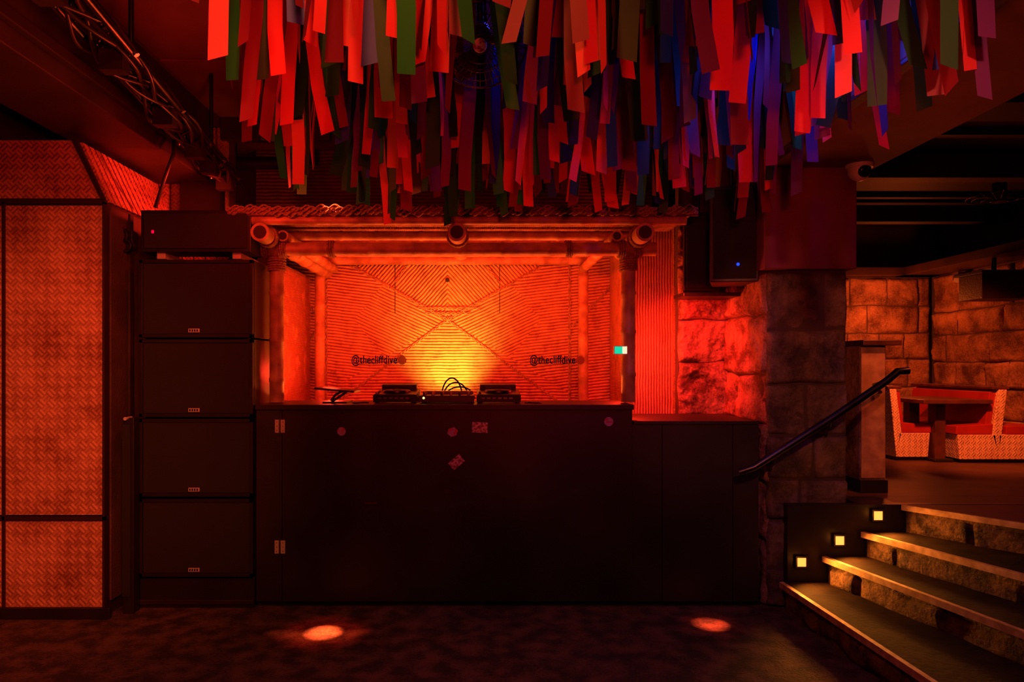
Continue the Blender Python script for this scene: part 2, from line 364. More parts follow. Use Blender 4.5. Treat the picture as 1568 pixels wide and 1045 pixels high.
b.done('ceiling_panels_left', 0.004)

# lighting truss on left
t = MB()
A = Vector((-1.74, 4.75, 2.74)); B = Vector((-1.38, 1.3, 2.86))
ax = (B-A).normalized(); side = Vector((1, 0.1, 0)).normalized(); up = Vector((0, 0, 1))
R = 0.07
offs = [side*R-up*R*0.6, -side*R-up*R*0.6, up*R*0.9]
for o in offs: t.tube([A+o, B+o], 0.016, M_metal, 10)
L = (B-A).length; n = 26
for k in range(3):
    pts = []
    for i in range(n+1):
        pts.append(A+ax*L*i/n+(offs[k] if i % 2 == 0 else offs[(k+1) % 3]))
    t.tube(pts, 0.007, M_metal, 6)
for k in range(6):
    pts = [A+ax*L*i/60+Vector((math.sin(i*0.5+k)*0.04+0.02*k-0.05, 0, math.cos(i*0.43+k*2)*0.035-0.05)) for i in range(61)]
    t.tube(pts, 0.009, M_black, 6)
for yy in (0.06, 0.16, 0.24, 0.38, 0.55, 0.7):
    c = A+ax*L*yy; t.box(c-Vector((0.05, 0.03, 0.13)), c+Vector((0.05, 0.03, -0.04)), M_black); t.tube([c+offs[0]*1.3, c+offs[2]*1.3, c+offs[1]*1.3], 0.013, M_steel, 6)
for yy in (0.15, 0.5, 0.85):
    c = A+ax*L*yy; t.tube([c+up*0.05, Vector((c.x, c.y, CEIL))], 0.012, M_metal, 8)
t.done('lighting_truss')
c = MB()
c.tube([(X(272, 4.4), 4.35, Z(205, 4.4)), (X(266, 4.2), 4.2, Z(235, 4.2)), (X(250, 4.2), 4.2, Z(280, 4.2)), (X(238, 4.25), 4.25, Z(318, 4.25))], 0.012, M_black)
c.done('speaker_cable')
c = MB(); c.cyl((X(350, 5.3), 5.3, Z(250, 5.3)), (X(470, 5.3), 5.3, Z(250, 5.3)), 0.05, M_black)
c.box((X(285, 5.0), 4.9, Z(330, 5.0)), (X(345, 5.0), 5.0, Z(265, 5.0)), M_black)
c.cyl((X(360, 5.3), 5.3, Z(250, 5.3)), (X(360, 5.3), 5.3, CEIL), 0.015, M_metal); c.cyl((X(455, 5.3), 5.3, Z(250, 5.3)), (X(455, 5.3), 5.3, CEIL), 0.015, M_metal)
c.done('ventilation_pipe')

# ---------------------------------------------------------------- woven backdrop
cx, cz = X(685, 5.85), Z(490, 5.85)
M_rw = rope_mat('rope_backdrop', (0.92, 0.50, 0.24), (0.22, 0.05, 0.02), pitch=0.026, cx=cx, cz=cz, k=0.6)
M_rv = rope_mat('rope_screen_vertical', (0.66, 0.30, 0.15), (0.36, 0.12, 0.06), pitch=0.02, mode='vert')
M_rh = rope_mat('rope_screen_level', (0.36, 0.17, 0.11), (0.12, 0.04, 0.025), pitch=0.03, mode='h')
bd = MB(); y = 5.88
bx0, bx1 = X(400, y), X(970, y)
bd.box((bx0, y, 0.9), (bx1, y+0.05, 2.5), M_rw)
def braid(a, b, r=0.010):
    (ax_, az_), (bx_, bz_) = a, b
    A = Vector((X(ax_, y), y-0.001, Z(az_, y))); B = Vector((X(bx_, y), y-0.001, Z(bz_, y)))
    L = (B-A).length; n = max(4, int(L/0.012)); dr = (B-A)/n; sd = dr.cross(Vector((0, 1, 0))).normalized()
    for ph in (0, PI):
        bd.tube([A+dr*i+sd*math.sin(i*0.9+ph)*r*0.9+Vector((0, -abs(math.cos(i*0.9+ph))*r*0.5, 0)) for i in range(n+1)], r*0.5, M_ropel, 5)
for a, b in [((685, 490), (500, 385)), ((685, 490), (870, 385)), ((685, 490), (505, 625)), ((685, 490), (868, 625)),
             ((605, 432), (640, 385)), ((765, 435), (730, 385)),
             ((640, 472), (735, 472)), ((652, 480), (720, 480)), ((500, 385), (500, 620)), ((872, 385), (872, 620)), ((445, 560), (498, 490)), ((445, 430), (498, 500)), ((945, 430), (876, 500))]:
    braid(a, b)
for px in (605, 765): bd.box((X(px, y)-0.003, y-0.002, Z(480, y)), (X(px, y)+0.003, y, Z(385, y)), M_hollow)
bd.lathe((X(685, y), y, Z(429, y)), (X(685, y), y-0.02, Z(429, y)), [(0, 0.02), (0.008, 0.016)], M_hollow, 12)
bd.done('woven_rope_backdrop')
bd = MB(); bd.box((-1.95, 5.86, 2.5), (1.45, 5.9, CEIL), M_rh); bd.done('woven_frieze')
sx = X(1036, 4.9)
bd = MB(); bd.box((X(972, 4.9), 4.95, 0.85), (sx, 4.99, 2.6), M_rv)
bd.box((sx-0.012, 4.93, 0.85), (sx+0.0, 4.95, 2.6), M_rope)
bd.box((X(972, 4.9), 4.99, 0.85), (X(972, 4.9)+0.04, 5.86, 2.6), M_rv)
bd.done('woven_screen_right')
bd = MB(); bd.box((X(394, 4.7), 4.7, 0.9), (X(412, 4.7), 4.74, Z(395, 4.7)), M_bamboo)
for py in (463, 474, 575, 586): bd.lathe((X(407, 4.7), 4.692, Z(py, 4.7)), (X(407, 4.7), 4.71, Z(py, 4.7)), [(0, 0.018), (0.01, 0.018)], M_hollow)
bd.box((X(412, 4.7)-0.04, 4.74, 0.9), (X(412, 4.7)-0.005, 5.84, Z(385, 4.5)), M_rv)
bd.done('timber_side_screen', 0.003)

# lettering on the backdrop
def lettering(px, disc_px, dd):
    yl = 5.855
    cu = bpy.data.curves.new('lettering', 'FONT'); cu.body = '@thecliffdive'; cu.size = 0.085; cu.extrude = 0.001; cu.offset = 0.0009; cu.space_character = 1.04
    cu.materials.append(M_ink)
    tmp = bpy.data.objects.new('lettering_tmp', cu); sc.collection.objects.link(tmp)
    bpy.context.view_layer.update()
    me = bpy.data.meshes.new_from_object(tmp.evaluated_get(bpy.context.evaluated_depsgraph_get()))
    bpy.data.objects.remove(tmp)
    wd = max(v.co.x for v in me.vertices); sx = (X(px+70, 5.86)-X(px, 5.86))/wd
    for v in me.vertices: v.co.x *= sx; v.co.z, v.co.y = v.co.y*1.15, 0
    ob = bpy.data.objects.new('wall_lettering', me); sc.collection.objects.link(ob)
    ob.location = (X(px, yl), yl, Z(557, yl))
    g = MB(); g.lathe((X(disc_px, dd)-ob.location.x, dd-yl, Z(552, dd)-ob.location.z), (X(disc_px, dd)-ob.location.x, dd-yl-0.01, Z(552, dd)-ob.location.z), [(0, 0.036*dd/5.85), (0.006, 0.036*dd/5.85)], M_disc, 24)
    g.done('logo_disc', parent=ob)
lettering(538, 616, 5.865); lettering(811, 888.5, 5.6)

# ---------------------------------------------------------------- bamboo canopy
c = MB(); D = 4.3; DB = 5.65
zb = Z(383, D)   # front beam
zc = Z(358, D-0.22)
for px in (424, 962): c.pole((X(px, D), D, 1.22), (X(px, D), D, zb+0.0), 0.045)
for px in (490, 893): c.pole((X(px, DB), DB, 0.0), (X(px, DB), DB, zc), 0.042)
c.pole((X(395, D), D-0.03, zb), (X(1002, D), D-0.03, zb), 0.043)
for px in (402, 700, 985): c.pole((X(px, D-0.22), D-0.27, zc), (X(px, D-0.22), DB-0.9 if px != 402 else DB+0.1, zc), 0.055)
zp = Z(338, 4.085)
c.pole((X(368, 4.085), 4.085, zp), (X(1050, 4.085), 4.085, zp), 0.027)
c.pole((X(396, D), DB, zc+0.09), (X(950, D), DB, zc+0.09), 0.045)
for yy in (4.6,): c.pole((X(396, D), yy, zc+0.085), (X(1010, D), yy, zc+0.085), 0.032)
for yy in (4.95, 5.3): c.pole((X(396, D), yy, zc+0.085), (X(950, D), yy, zc+0.085), 0.032)
for px in (440, 940):
    c.pole((X(px, D), D-0.1, zc+0.01), (X(px, D), DB, zc+0.01), 0.035)
for px in (424, 962):
    for dz_ in (0, -0.06): c.lash((X(px, D), D, zb-0.05+dz_), (0, 0, 1), 0.048, 4)
    c.lash((X(px, D)-0.05, D-0.03, zb), (1, 0, 0), 0.047, 4); c.lash((X(px, D)+0.05, D-0.03, zb), (1, 0, 0), 0.047, 4)
for px in (402, 700, 985): c.lash((X(px, D-0.22), D-0.12, zc), (0, 1, 0), 0.058, 4)
for px in (510, 870): c.lash((X(px, D), D-0.03, zb), (1, 0, 0), 0.045, 3)
zr = zc+0.135
# matting roof with a turned-down lip and ragged rope edge
c.box((X(372, D), 4.06, zr), (X(1050, D), 4.7, zr+0.015), M_rh); c.box((X(385, D), 4.7, zr), (X(955, D), DB+0.15, zr+0.015), M_rh)
c.box((X(372, D), 4.045, zp+0.02), (X(1050, D), 4.06, zr+0.015), M_rh)
for k in range(5):
    pts = [Vector((X(372, D)+i*0.012, 4.035+math.sin(i*0.9+k*2.1)*0.010, zp+0.032+0.009*k+math.cos(i*0.9+k*2.1)*0.012+noise.noise(Vector((i*0.05, k, 0)))*0.02)) for i in range(int((X(1050, D)-X(372, D))/0.012))]
    c.tube(pts, 0.006, M_rope, 5)
c.done('bamboo_canopy')
def add_light(kind, name, loc, energy, color, target=None, size=0.1, angle=60, blend=0.5, sy=None):
    l = bpy.data.lights.new(name, kind); l.energy = energy; l.color = color
    if kind == 'AREA':
        l.size = size
        if sy: l.shape = 'RECTANGLE'; l.size_y = sy
    else: l.shadow_soft_size = size
    if kind == 'SPOT': l.spot_size = math.radians(angle); l.spot_blend = blend
    o = bpy.data.objects.new(name, l); sc.collection.objects.link(o); o.location = loc
    if target is not None: o.rotation_euler = (Vector(target)-Vector(loc)).to_track_quat('-Z', 'Y').to_euler()
    return o

# ---------------------------------------------------------------- counter
k = MB(); cy = 4.1
zt1 = Z(620, cy); zt2 = Z(645, cy)
k.box((X(392, cy), cy+0.02, 0), (X(968, cy), cy+0.45, zt1-0.03), M_black)
k.box((X(968, cy), cy+0.02, 0), (X(1162, cy), cy+0.60, zt2-0.02), M_black)
xs = [392, 432, 1014, 1122, 1162]
for a, b in zip(xs[:-1], xs[1:]):
    g_ = 0.0015
    if a == 432:
        k.box((X(a, cy)+g_, cy, 0.03), (X(968, cy), cy+0.02, zt1-0.03), M_blackply)
        k.box((X(968, cy)+0.0, cy, 0.03), (X(b, cy)-g_, cy+0.02, zt2-0.02), M_blackply)
    else:
        k.box((X(a, cy)+g_, cy, 0.03), (X(b, cy)-g_, cy+0.02, (zt1-0.03) if a < 900 else zt2-0.02), M_blackply)
k.box((X(392, cy), cy-0.015, zt1-0.03), (X(970, cy), cy+0.5, zt1), M_blackply)
k.box((X(970, cy), cy-0.01, zt2-0.02), (X(1162, cy), cy+0.62, zt2), M_blackply)
k.done('dj_booth_counter', 0.002)
for px, py, wd, hh in ((429, 653, 15, 20), (429, 838, 16, 20)):
    h = MB(); zc_ = Z(py, cy); xc = X(px, cy); a = wd/255/2; b2 = hh/255/2
    h.box((xc-a, cy-0.005, zc_-b2), (xc-0.003, cy-0.001, zc_+b2), M_badge); h.box((xc+0.003, cy-0.005, zc_-b2), (xc+a, cy-0.001, zc_+b2), M_badge)
    h.cyl((xc, cy-0.0075, zc_-b2), (xc, cy-0.0075, zc_+b2), 0.006, M_steel, 8)
    for sx_ in (-1, 1):
        for sz in (-1, 0, 1): h.lathe((xc+sx_*a*0.6, cy-0.005, zc_+sz*b2*0.65), (xc+sx_*a*0.6, cy-0.008, zc_+sz*b2*0.65), [(0, 0.003), (0.002, 0.002)], M_hollow, 8)
    h.done('door_hinge')
def sticker(px, py, w_, h_, rot, shape, m):
    s = MB(); xc, zc_ = X(px, cy), Z(py, cy); n = 24 if shape == 'round' else (6 if shape == 'hex' else 4)
    pts = []
    for i in range(n):
        a = 2*PI*i/n+(PI/4 if n == 4 else 0); r = 1 if n > 4 else 1.414
        u, v = math.cos(a)*r*w_/510, math.sin(a)*r*h_/510
        pts.append((xc+u*math.cos(rot)-v*math.sin(rot), cy-0.002, zc_+u*math.sin(rot)+v*math.cos(rot)))
    s.prism(pts, (0, 0.0012, 0), m); s.done('sticker')
sticker(523, 661, 13, 13, 0, 'round', M_stick2); sticker(693, 662, 17, 15, 0.3, 'hex', M_stick2)
sticker(735, 655, 24, 16, -0.05, 'rect', M_stick); sticker(932, 646, 14, 14, 0, 'round', M_stick2)
sticker(699, 708, 22, 14, 0.7, 'rect', M_stick); sticker(563, 670, 10, 4, -0.5, 'rect', M_frame); sticker(568, 771, 18, 3, 0, 'rect', M_disc)
sticker(685, 753, 8, 5, 0, 'rect', M_frame); sticker(880, 752, 8, 5, 0, 'rect', M_frame)

# ---------------------------------------------------------------- dj gear
def deck(name, px0, px1, d):
    a, b = X(px0, d), X(px1, d); s = MB(); R_ = Matrix.Rotation(math.radians(5), 3, 'X'); z0 = zt1+0.004
    pv = ((a+b)/2, d, z0)
    s.box((a, d-0.12, z0+0.016), (b, d+0.2, z0+0.06), M_black, R_, pv)
    s.box((a+0.005, d-0.118, z0+0.06), (b-0.005, d+0.11, z0+0.064), M_metal, R_, pv)
    s.box((a+0.02, d+0.12, z0+0.06), (b-0.02, d+0.2, z0+0.095), M_black, R_, pv)
    s.box((a+0.05, d+0.115, z0+0.067), (b-0.05, d+0.12, z0+0.09), M_metal, R_, pv)
    s.lathe(((a+b)/2, d+0.0, z0+0.062), ((a+b)/2, d, z0+0.1), [(0, 0.085), (0.012, 0.085), (0.016, 0.078), (0.016, 0.03), (0.02, 0.03)], M_metal, 28)
    for i in range(4): s.lathe((a+0.02, d-0.09+i*0.035, z0+0.055), (a+0.02, d-0.09+i*0.035, z0+0.1), [(0, 0.009), (0.014, 0.008)], M_steel, 10)
    for i in range(6): s.box((a+0.03+i*0.034, d-0.122, z0+0.035), (a+0.052+i*0.034, d-0.119, z0+0.045), M_steel, R_, pv)
    for x_ in (a+0.02, b-0.02):
        for y_ in (d-0.09, d+0.17): s.cyl((x_, y_, z0-0.002), (x_, y_, z0+0.03), 0.014, M_black, 10)
    s.done(name, 0.002)
deck('media_player_deck', 576, 640, 4.32); deck('media_player_deck', 730, 796, 4.32)
s = MB(); a, b = X(644, 4.32), X(726, 4.32)
s.box((a, 4.2, zt1+0.01), (b, 4.5, zt1+0.05), M_black); s.box((a+0.01, 4.4, zt1+0.05), (b-0.01, 4.5, zt1+0.07), M_metal)
for i in range(6):
    for j_ in range(6): s.lathe((a+0.03+i*0.055, 4.22+j_*0.035, zt1+0.05), (a+0.03+i*0.055, 4.22+j_*0.035, zt1+0.1), [(0, 0.008), (0.022, 0.006)], M_steel if (j_+i) % 2 else M_black, 8)
for x_ in (a+0.03, b-0.03): s.box((x_-0.015, 4.23, zt1), (x_+0.015, 4.47, zt1+0.01), M_black)
s.cyl((a+0.03, 4.199, zt1+0.035), (a+0.03, 4.203, zt1+0.035), 0.007, M_ledo, 8)
s.done('dj_mixer', 0.002)
s = MB()
for k_ in range(3):
    pts = []
    for i in range(25):
        a_ = PI*i/24; pts.append((X(690+k_*6, 4.35)-math.cos(a_)*(0.07+0.015*k_), 4.53+0.02*k_, zt1+0.012+math.sin(a_)*(0.14-0.03*k_)))
    s.tube(pts, 0.005, M_ink, 6)
s.tube([(X(803, 4.3)+i*0.012, 4.2+math.sin(i*0.8)*0.03, zt1+0.006) for i in range(9)], 0.005, M_black, 6)
s.tube([(X(568, 4.3)-i*0.012, 4.2+math.sin(i*0.8)*0.03, zt1+0.006) for i in range(9)], 0.005, M_black, 6)
s.done('audio_cable')
s = MB(); xc = X(516, 4.3)
s.box((xc-0.08, 4.25, zt1), (xc+0.07, 4.45, zt1+0.01), M_metal)
s.tube([(xc-0.05, 4.35, zt1+0.01), (xc-0.02, 4.36, zt1+0.05), (xc+0.03, 4.35, zt1+0.075)], 0.008, M_metal)
s.box((xc-0.13, 4.24, zt1+0.076), (xc+0.12, 4.46, zt1+0.088), M_black, Matrix.Rotation(math.radians(5), 3, 'Y')); s.tube([(xc-0.02, 4.25, zt1+0.01), (xc+0.07, 4.25, zt1+0.07)], 0.008, M_black)
s.done('laptop_stand', 0.001)

# ---------------------------------------------------------------- speaker stack
sy = 4.05
def sub(py0, py1):
    s = MB(); a, b = X(213, sy), X(387, sy); z1, z0 = Z(py0, sy), Z(py1, sy)
    s.box((a, sy+0.02, z0), (b, sy+0.6, z1), M_black)
    for q in ((a, z0, a+0.02, z1), (b-0.02, z0, b, z1), (a, z0, b, z0+0.02), (a, z1-0.02, b, z1)): s.box((q[0], sy, q[1]), (q[2], sy+0.03, q[3]), M_black)
    s.box((a+0.022, sy+0.006, z0+0.022), (b-0.022, sy+0.018, z1-0.022), M_grille)
    xm = X(297, sy); s.box((xm-0.033, sy-0.001, z0+0.03), (xm+0.033, sy+0.006, z0+0.052), M_badge)
    for i in range(4): s.box((xm-0.028+i*0.0145, sy-0.002, z0+0.034), (xm-0.019+i*0.0145, sy, z0+0.048), M_ink)
    for x_ in (a+0.06, b-0.06):
        for y_ in (sy+0.08, sy+0.5): s.cyl((x_, y_, z0-0.006), (x_, y_, z0), 0.02, M_black, 10)
    s.done('subwoofer_cabinet', 0.005)
sub(398, 517); sub(520, 639); sub(642, 761); sub(765, 884)
s = MB(); s.box((X(209, sy), sy+0.03, 0), (X(387, sy), sy+0.58, Z(885, sy)-0.008), M_black); s.box((X(209, sy), sy+0.02, 0.02), (X(387, sy), sy+0.03, 0.05), M_blackply); s.done('speaker_plinth', 0.004)
s = MB(); a, b = X(216, sy), X(384, sy); z0, z1 = Z(386, sy), Z(322, sy)
s.prism([(a, sy, z0), (b, sy, z0), (b-0.0, sy, z1), (a, sy, z1)], (0, 0.18, 0), M_black)
s.prism([(a+0.04, sy+0.18, z0+0.03), (b-0.04, sy+0.18, z0+0.03), (b-0.04, sy+0.18, z1-0.03), (a+0.04, sy+0.18, z1-0.03)], (0, 0.2, 0), M_black)
s.box((a+0.02, sy-0.008, z0+0.02), (b-0.02, sy, z1-0.02), M_grille); s.box((X(233, sy), sy-0.012, Z(358, sy)), (X(237, sy), sy-0.006, Z(353, sy)), M_ledr)
for q in (a+0.08, b-0.12): s.box((q, sy+0.03, z0-0.037), (q+0.05, sy+0.35, z0), M_badge)
s.done('line_array_speaker', 0.006)
s = MB(); s.box((X(188, 3.98), 3.98, 0), (X(205, 3.98), 4.05, Z(640, 4.0)), M_black); s.box((X(190, 4.0), 3.972, 0.1), (X(203, 4.0), 3.98, Z(650, 4.0)), M_grille)
s.cyl((X(197, 4.0), 3.96, Z(641, 4.0)), (X(197, 4.0), 4.03, Z(641, 4.0)), 0.01, M_white); s.done('equipment_rack', 0.004)
s = MB()
for px, py, r in ((188, 362, 0.05), (196, 378, 0.04)):
    s.lathe((X(px, 4.15), 4.2, Z(py, 4.15)), (X(px, 4.15), 4.05, Z(py, 4.15)), [(0, r*0.5), (0.05, r), (0.09, r), (0.09, r*0.75), (0.06, r*0.4)], M_black, 20)
s.box((X(176, 4.2), 4.18, Z(382, 4.2)), (X(205, 4.2), 4.25, Z(354, 4.2)), M_black)
s.done('wall_horn_fitting', 0.002)  # round horn-like fitting on a wall bracket

def pa(px0, px1, py0, py1, d, yaw, led=False):
    s = MB(); a, b = X(px0, d), X(px1, d); z1, z0 = Z(py0, d), Z(py1, d); w_ = b-a
    R_ = Matrix.Rotation(math.radians(yaw), 3, 'Z'); pv = ((a+b)/2, d, (z0+z1)/2)
    dp = 0.26 if led else 0.1
    prof = [(a, d), (b, d), (b-w_*0.18, d+dp), (a+w_*0.18, d+dp)]
    pts = [Vector(pv)+R_@(Vector((x_, y_, z0))-Vector(pv)) for x_, y_ in prof]
    s.prism(pts, (0, 0, z1-z0), M_black)
    s.box((a+0.015, d-0.012, z0+0.02), (b-0.015, d, z1-0.02), M_grille, R_, pv)
    if led: s.sphere(Vector(pv)+R_@Vector((0.02, -0.014, -(z1-z0)*0.32)), 0.010, M_ledb, 10, 6)
    s.tube([Vector(pv)+Vector((0, 0.05, (z1-z0)/2)), Vector((pv[0], d+0.05, CEIL))], 0.014, M_metal)
    s.done('wall_speaker', 0.006)
pa(1088, 1160, 285, 432, 4.15, -10, True); pa(1045, 1100, 325, 446, 4.55, 10)
simple_box('speaker_shelf', (X(1040, 4.6), 4.5, Z(456, 4.6)), (X(1140, 4.6), 4.74, Z(450, 4.6)), M_black, 0.004)

# dome security camera
s = MB(); cxp, czp = X(1320, 3.95), Z(250, 3.95)
s.lathe((cxp, 3.98, czp+0.012), (cxp, 3.98, czp-0.1), [(0, 0.075), (0.02, 0.078), (0.035, 0.07)], M_white, 24)
s.sphere((cxp, 3.98, czp-0.035), 0.062, M_white, 24, 14)
s.lathe((cxp, 3.93, czp-0.05), (cxp, 3.88, czp-0.075), [(0, 0.035), (0.018, 0.033), (0.018, 0.018), (0.02, 0.012)], M_glassblk, 20)
s.box((cxp-0.03, 3.95, czp+0.01), (cxp+0.03, 4.01, 2.62), M_white)
s.done('dome_security_camera')

# glowing plate standing in for an exit sign's reflection, at the canopy post
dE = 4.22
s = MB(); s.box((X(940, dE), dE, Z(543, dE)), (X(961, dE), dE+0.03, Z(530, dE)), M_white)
s.box((X(941, dE), dE-0.003, Z(542, dE)), (X(953, dE), dE, Z(531, dE)), M_exitrefl); s.box((X(953, dE), dE-0.003, Z(542, dE)), (X(960, dE), dE, Z(531, dE)), M_exitreflw)
s.done('exit_reflection', 0.002)

# ---------------------------------------------------------------- ribbons
def ribm(name, c):
    m, nt, b = newmat(name); b.inputs['Base Color'].default_value = (*c, 1); b.inputs['Roughness'].default_value = 0.6
    tl = nt.nodes.new('ShaderNodeBsdfTranslucent'); tl.inputs['Color'].default_value = (*c, 1)
    mx = nt.nodes.new('ShaderNodeMixShader'); mx.inputs[0].default_value = 0.3
    out = nt.nodes['Material Output']
    nt.links.new(b.outputs[0], mx.inputs[1]); nt.links.new(tl.outputs[0], mx.inputs[2]); nt.links.new(mx.outputs[0], out.inputs['Surface'])
    return m
RM = [ribm('ribbon_red', (0.66, 0.04, 0.05)), ribm('ribbon_orange', (0.80, 0.12, 0.10)), ribm('ribbon_crimson', (0.18, 0.010, 0.028)),
      ribm('ribbon_green', (0.012, 0.18, 0.03)), ribm('ribbon_blue', (0.02, 0.04, 0.35)), ribm('ribbon_purple', (0.10, 0.015, 0.14)), ribm('ribbon_darkgreen', (0.010, 0.07, 0.02)), ribm('ribbon_white', (0.35, 0.26, 0.26))]
WT = [24, 9, 34, 13, 6, 5, 27, 1.0]
rb = MB()
yy = 1.9
LX2, LY2 = X(1088, 3.82), 3.82
while yy < 4.0:
    f = (yy-1.95)/2.05
    xl, xr = -0.84-0.24*f, 1.5+0.12*f
    x = xl+random.uniform(0, 0.05)
    while x < xr:
        y0 = yy+random.uniform(-0.05, 0.05); w_ = random.uniform(0.042, 0.066)
        tip = random.choice([2.28, 2.32, 2.36, 2.40, 2.46, 2.55, 2.66])+random.uniform(-0.04, 0.05)
        skip = random.random() < 0.05
        if abs(x+0.217*y0) < 0.12 and 2.6 < y0 < 3.9: skip = True
        if 2.35 < y0 < 3.3 and abs(x) < 0.2: skip = True
        if y0 < 2.35 and abs(x) < 0.07 and random.random() < 0.8: skip = True
        if x > 1.38 and y0 > 3.85: skip = True
        if abs(x-LX2) < 0.15 and abs(y0-LY2) < 0.15: skip = True
        if y0 > 3.9: tip = max(tip, 2.44)
        for (bx_, by_) in ((X(1205, 2.9), 2.9), (X(1262, 2.6), 2.6), (X(1122, 3.6), 3.6)):
            if abs(x-bx_) < 0.06 and abs(y0-by_) < 0.1: skip = True
        if not skip:
            yaw = random.gauss(0, 0.5); sway = random.gauss(0, 0.035); swy = random.uniform(-0.05, 0.03); tw = random.gauss(0, 0.6)
            nseg = 6; vs = []
            for i in range(nseg+1):
                a = i/nseg; z = CEIL-0.01-(CEIL-0.01-tip)*a; an = yaw+tw*a
                ccx = x+sway*a*a+0.010*math.sin(a*7+x*20); ccy = y0+swy*a*a
                dxv = Vector((math.cos(an), math.sin(an), 0))*w_/2
                sl = random.uniform(-0.010, 0.010) if i == nseg else 0
                vs += [Vector((ccx, ccy, z+sl))-dxv, Vector((ccx, ccy, z-sl))+dxv]
            m = random.choices(RM, WT)[0]
            if x > 1.0 and random.random() < 0.15: m = RM[random.choice([4, 5])]
            rb.add(vs, [(2*i, 2*i+1, 2*i+3, 2*i+2) for i in range(nseg)], m, True)
        x += w_*random.uniform(1.1, 1.7)
    yy += 0.113
for i in range(19): rb.tube([(-1.1, 1.9+i*0.113, CEIL-0.012), (1.58, 1.9+i*0.113, CEIL-0.012)], 0.003, M_metal, 4)
rb.done('hanging_ribbons', recalc=False)

# ---------------------------------------------------------------- cage fan
s = MB(); C = Vector((X(735, 2.9), 2.9, Z(62, 2.9))); axf = Vector((0, -0.72, -0.69)).normalized()
q = Vector((1, 0, 0)); w2 = axf.cross(q)
def ring(r, t, rad): s.tube([C+axf*t+(q*math.cos(a)+w2*math.sin(a))*r for a in [2*PI*i/40 for i in range(40)]], rad, M_metal, 5, closed=True)
for r in (0.04, 0.08, 0.12, 0.16): ring(r, 0.055*math.cos(r/0.2*1.3), 0.0022)
ring(0.2, 0.0, 0.005); ring(0.14, -0.05, 0.003)
for i in range(40):
    a = 2*PI*i/40; dv = q*math.cos(a)+w2*math.sin(a)
    s.tube([C+dv*0.03+axf*0.055, C+dv*0.12+axf*0.045, C+dv*0.2, C+dv*0.14-axf*0.05, C+dv*0.05-axf*0.06], 0.0016, M_metal, 4)
for i in range(3):
    a = 2*PI*i/3; pts = []
    for r, o in ((0.03, -0.2), (0.16, -0.42), (0.18, 0.1), (0.14, 0.45), (0.03, 0.3)):
        pts.append(C+(q*math.cos(a+o)+w2*math.sin(a+o))*r+axf*0.015*math.sin(o*2))
    s.prism(pts, axf*0.003, M_black)
s.lathe(C+axf*0.06, C-axf*0.2, [(0, 0.03), (0.004, 0.034), (0.05, 0.034), (0.1, 0.05), (0.17, 0.045), (0.18, 0.02)], M_black, 20)
s.lathe(C+axf*0.066, C, [(0, 0.025), (0.006, 0.03)], M_stick, 20)
s.tube([C-axf*0.1, C-axf*0.12+Vector((0, 0, 0.15)), Vector((C.x, C.y+0.1, CEIL))], 0.015, M_black)
s.done('cage_fan')

def can(name, loc, lens, r=0.04, h=0.16):
    s = MB(); x_, y_, z_ = loc
    s.lathe((x_, y_, z_), (x_, y_, z_+1), [(0.0, r*0.8), (0.0, r), (h*0.7, r), (h, r*0.6)], M_black, 20)
    s.lathe((x_, y_, z_-0.002), (x_, y_, z_+1), [(0.0, r*0.3), (0.002, r*0.82), (0.01, r*0.82)], lens, 20)
    s.tube([(x_, y_, z_+h), (x_, y_, CEIL)], 0.01, M_black)
    s.tube([(x_-r*1.2, y_, z_+h*0.5), (x_-r*1.2, y_, z_+h+0.04), (x_+r*1.2, y_, z_+h+0.04), (x_+r*1.2, y_, z_+h*0.5)], 0.006, M_metal, 6)
    return s.done(name, 0.001)
L1 = (X(514, 3.69), 3.69, Z(199, 3.69)); L2 = (LX2, LY2, 2.82)
can('ceiling_spotlight', L1, M_lampr, r=0.047); can('ceiling_spotlight', L2, M_lampr, r=0.03)
t1 = (L1[0]-0.07, 3.70, 0)
add_light('SPOT', 'spot_beam', (L1[0], L1[1], L1[2]-0.02), 8500, (1, 0.12, 0.03), t1, 0.004, 5.0, 1.0)
add_light('SPOT', 'spot_halo', (L1[0], L1[1], L1[2]-0.02), 260, (1, 0.02, 0.008), t1, 0.01, 12, 1.0)
add_light('SPOT', 'spot_beam', (L2[0], L2[1], L2[2]-0.02), 3000, (1, 0.09, 0.03), (L2[0], L2[1], 0), 0.004, 4.8, 1.0)
add_light('SPOT', 'spot_halo', (L2[0], L2[1], L2[2]-0.02), 60, (1, 0.03, 0.01), (L2[0], L2[1], 0), 0.01, 9, 1.0)
L3 = (X(515, 4.15), 4.10, 3.0)
can('ceiling_spotlight', L3, M_lampr, r=0.03)
add_light('SPOT', 'spot_beam', (L3[0], L3[1], L3[2]-0.02), 700, (1, 0.10, 0.03), (L3[0], L3[1]-0.045, 2.35), 0.01, 14, 0.8)
for px, py, d_ in ((1205, 75, 2.9), (1262, 24, 2.6), (1122, 195, 3.6)):
    lp = (X(px, d_), d_, Z(py, d_))
    can('blue_stage_light', lp, M_lampb, r=0.035, h=0.1)
add_light('POINT', 'blue_glow', (X(1205, 2.9), 2.85, Z(95, 2.9)), 7, (0.03, 0.06, 1), size=0.03)
add_light('POINT', 'blue_glow', (X(1262, 2.6), 2.55, Z(44, 2.6)), 6, (0.03, 0.06, 1), size=0.03)
add_light('POINT', 'blue_glow', (X(760, 3.2), 3.2, 3.1), 1.2, (0.06, 0.05, 1), size=0.03)

